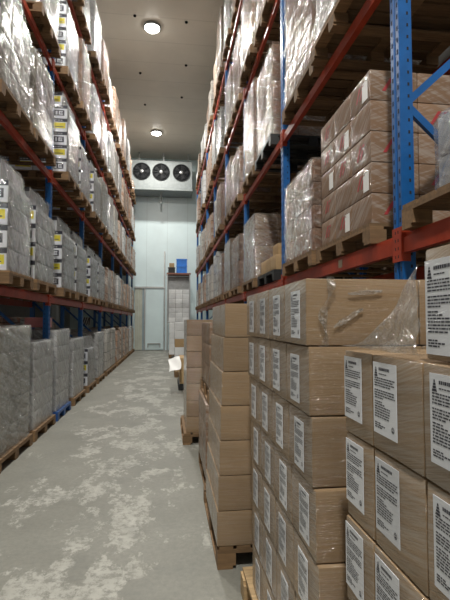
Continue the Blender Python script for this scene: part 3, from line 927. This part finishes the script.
for lv, lst in ((1, 'pink .95,brown 1.2,pink 1.1,white 1.2,pink 1.0,brown 1.1,pink 1.2,grey 1.2,pink .9,white 1.1'), (2, 'pink 1.35,pink 1.3,pink 1.2,brown 1.3,pink 1.4,brown 1.3,grey 1.1,white 1.3,pink 1.3,pink 1.2,white 1.3,grey 1.1,pink 1.2,white 1.2'), (3, 'brown 1.4,pink 1.5,brown 1.5,pink 1.65,pink 1.55,grey 1.6,brown 1.65,pink 1.3,grey 1.2,pink 1.2,white 1.0,white 1.1,brown .9,white .6')):
    items = lst.split(',')
    b = 8 - len(items) // 2
    for n, it in enumerate(items):
        kd, h = it.split(); slot('right', lv, b + n // 2, n % 2, kd, float(h), over=R.uniform(-.03, .06))

# loose tan cartons on a dark pallet, first level, third bay
zb = LVL_R[0] + .0605
pallet(1.37, 5.72, 2.5, 6.82, zb, 'x', 'black plastic pallet under loose tan cartons, right rack first level', 'plastic_black')
g6 = 'loose tan cartons on the right rack'
for (x, y, dz, lb) in ((1.40, 5.74, 0, 'lower, at the front corner'), (1.83, 5.74, 0, 'lower, beside the blue post'), (1.40, 6.06, 0, 'lower, middle along the edge'), (1.40, 6.38, 0, 'lower, at the rear'), (1.5, 6.02, .2, 'upper left of two'), (1.93, 6.02, .2, 'upper right of two'), (1.83, 6.06, 0, 'lower, inner, under the upper right one')):
    carton(x, y, zb + .146 + dz, .425, .315, .198, 'tan_loose', f'loose tan carton on black pallet, {lb}', g6, None, seed=1)

# ---- left rack
slot('left', -1, 1, 0, 'grey', 1.38, 4.98, 6.16, .0)
slot('left', -1, 1, 1, 'white', 1.16, 6.3, 7.36, .0)
slot('left', -1, 2, 0, 'white', 1.30, 7.54, 8.5, .0, 'plastic_blue')
slot('left', -1, 2, 1, 'white', 1.1, 8.85, 9.95, .0)
slot('left', -1, 3, 0, 'silver', 1.1, 10.4, 11.4, .0)
for bay, half, kind, h in ((3, 1, 'white', 1.15), (4, 0, 'grey', 1.2), (4, 1, 'grey', 1.2), (5, 0, 'pink', 1.1), (5, 1, 'brown', 1.2), (6, 0, 'pink', 1.2), (6, 1, 'brown', 1.1), (7, 0, 'white', 1.2), (7, 1, 'brown', 1.1)):
    slot('left', -1, bay, half, kind, h)
slot('left', 0, 1, 0, 'silver', 1.27, 5.2, 6.06)
slot('left', 0, 1, 1, 'silver', 1.25, 6.26, 7.28)
for bay, half, kind, h in ((2, 0, 'silver', 1.2), (2, 1, 'silver', 1.2), (3, 0, 'silver', 1.18), (3, 1, 'silver', 1.16), (4, 0, 'pink', 1.0), (4, 1, 'pink', 1.05), (5, 0, 'white', 1.05), (5, 1, 'pink', 1.1), (6, 0, 'brown', 1.0), (6, 1, 'pink', 1.05), (7, 0, 'white', 1.1), (7, 1, 'pink', 1.0)):
    slot('left', 0, bay, half, kind, h)
slot('left', 1, 1, 0, 'shroud', 1.45, 4.85, 5.92)
slot('left', 1, 1, 1, 'milky', 1.1, 6.05, 7.1)
for lv, lst in ((1, 'silver 1.38,silver 1.15,silver 1.2,grey 1.2,white 1.2,grey 1.2,pink 1.1,white 1.1,pink 1.1,brown 1.2,pink 1.1,brown 1.1'),
                (2, 'silver 1.4,pink 1.3,white 1.2,pink 1.2,white 1.3,grey 1.3,white 1.3,pink 1.2,brown 1.2,pink 1.2,white 1.2,brown 1.1'),
                (3, 'white 1.3,grey 1.2,white 1.3,pink 1.1,white 1.0,pink 1.3,brown 1.3,pink 1.5,white 1.4,brown 1.2,pink .5,white .42')):
    items = lst.split(',')
    b = 8 - len(items) // 2
    for n, it in enumerate(items):
        kd, h = it.split(); slot('left', lv, b + n // 2, n % 2, kd, float(h), over=R.uniform(-.02, .07) if lv > 1 else .05)
slot('left', 2, 1, 1, 'grey', 1.1)

carton(-2.3, 7.62, .146 + 1.30 + .048, .36, .3, .16, 'red_wrap', 'small pinkish red package on top of the white load on the blue pallet', 'small packages', None)
# striped board fixed behind the ground row
sb = thing('striped_board', 'small black and white striped board seen behind the left ground row', 'board', (-3.33, 18.0, 0))
def stripes():
    mb = MB().box((0, 0, 1.42), (.34, .02, 1.74), 0)
    for k in range(4):
        x = .01 + k * .085
        mb.poly([(x, -.001, 1.43), (x + .042, -.001, 1.43), (min(.34, x + .14), -.001, 1.73), (min(.31, x + .098), -.001, 1.73)], 1)
    return mb.mesh('panel', [M['paper'], M['ink']])
ob('panel', stripes(), sb); ob('stand', bx('stand', (.15, .021, 0), (.19, .05, 1.6), M['steel']), sb)
# rear rows standing back to back with both racks
def rear(side, y, z, h, mat, word, where):
    s = 1 if side == 'right' else -1
    x0, x1 = (2.75, 3.85) if s > 0 else (-4.3, -3.2)
    far_load(x0, x1, y, y + 1.1, z, h, mat, f'{word} wrapped load in the row behind the {side} rack, {where}', f'loads behind the {side} rack', int(y) % 4)
for k, (y, h, m, w) in enumerate(((4.9, 1.25, 'far_grey', 'grey'), (6.3, 1.2, 'far_white', 'white'), (7.8, 1.3, 'far_brown', 'brown'), (9.2, 1.66, 'far_orange', 'orange and white'), (10.8, 1.64, 'far_white', 'white'), (12.3, 1.68, 'far_brown', 'brown'))):
    rear('left', y, 0, h, m, w, f'{ORD[k]} on the floor')
for k, y in enumerate((3.0, 4.4, 5.8, 7.2)):
    rear('right', y, .001, 3.5, 'far_brown', 'tall brown', f'{ORD[k]} along')

# ------------------------------------------------------------------ shelf rack against the far wall
sr = thing('shelf_rack', 'grey steel shelf bay against the far wall holding blue crate', 'rack', (-.06, 22.9, 0))
for x in (0, 1.13):
    for y in (0, .9):
        ob('post', bx('post', (x, y, 0), (x + .05, y + .05, 4.05), M['steel']), sr)
ob('shelf', bx('shelf', (-.02, -.02, 3.96), (1.2, .97, 4.03), simple('rust_shelf', (.28, .12, .08), .6)), sr)
ob('shelf', bx('shelf', (.051, .0, 1.5), (1.129, .95, 1.54), M['steel']), sr)
ob('back_panel', bx('back_panel', (.05, .96, 1.6), (1.13, .97, 3.95), M['steel']), sr)
def crate_mesh(w, d, h, mat):
    mb = MB()
    mb.box((0, 0, 0), (w, d, .02)); t = .02
    for lo, hi in (((0, 0, .02), (w, t, h)), ((0, d - t, .02), (w, d, h)), ((0, t, .02), (t, d - t, h)), ((w - t, t, .02), (w, d - t, h))): mb.box(lo, hi)
    for x in (.0, w * .33, w * .66, w - .03): mb.box((x, -.015, .0), (x + .03, 0, h))
    mb.box((-.015, -.02, h - .06), (w + .015, 0, h)); mb.box((-.015, -.02, h * .45), (w + .015, -.001, h * .5))
    return mb.mesh('crate', [mat])
bl = simple('bright_blue_plastic', (.015, .2, .72), .35)
tag(ob('crate', crate_mesh(.53, .6, .74, bl), None, (.42, 23.05, 4.0315)), 'tall bright blue plastic crate on top of the far shelf', 'crate')
tag(ob('crate', crate_mesh(.34, .5, .30, M['plastic_black']), None, (.0, 23.05, 4.0315)), 'dark crate left of the blue crate on the far shelf', 'crate')
carton(.05, 23.1, 4.335, .26, .35, .22, 'tan_loose', 'small tan carton on the dark crate, far shelf', 'cartons on the far shelf')
for i in range(7):
    for c in range(3):
        carton(.03 + c * .345, 22.93, 1.542 + i * .235, .335, .5, .232, 'bright_white' if i != 3 else 'white', f'white carton, {lname(i, 7)}, {("left", "middle", "right")[c]} column, far wall shelf', 'cartons on the far shelf', None, seed=(i + c) % 4)

# ------------------------------------------------------------------ view settings
sc = bpy.context.scene
w = bpy.data.worlds.new('world'); sc.world = w; w.use_nodes = True
w.node_tree.nodes['Background'].inputs[0].default_value = (0, 0, 0, 1)
sc.view_settings.view_transform = 'Standard'; sc.view_settings.look = 'None'
sc.view_settings.gamma = 1.0; sc.view_settings.use_curve_mapping = False
sc.view_settings.exposure = 0.0
sc.cycles.max_bounces = 10; sc.cycles.diffuse_bounces = 5; sc.cycles.transparent_max_bounces = 16
sc.cycles.sample_clamp_indirect = 6.0
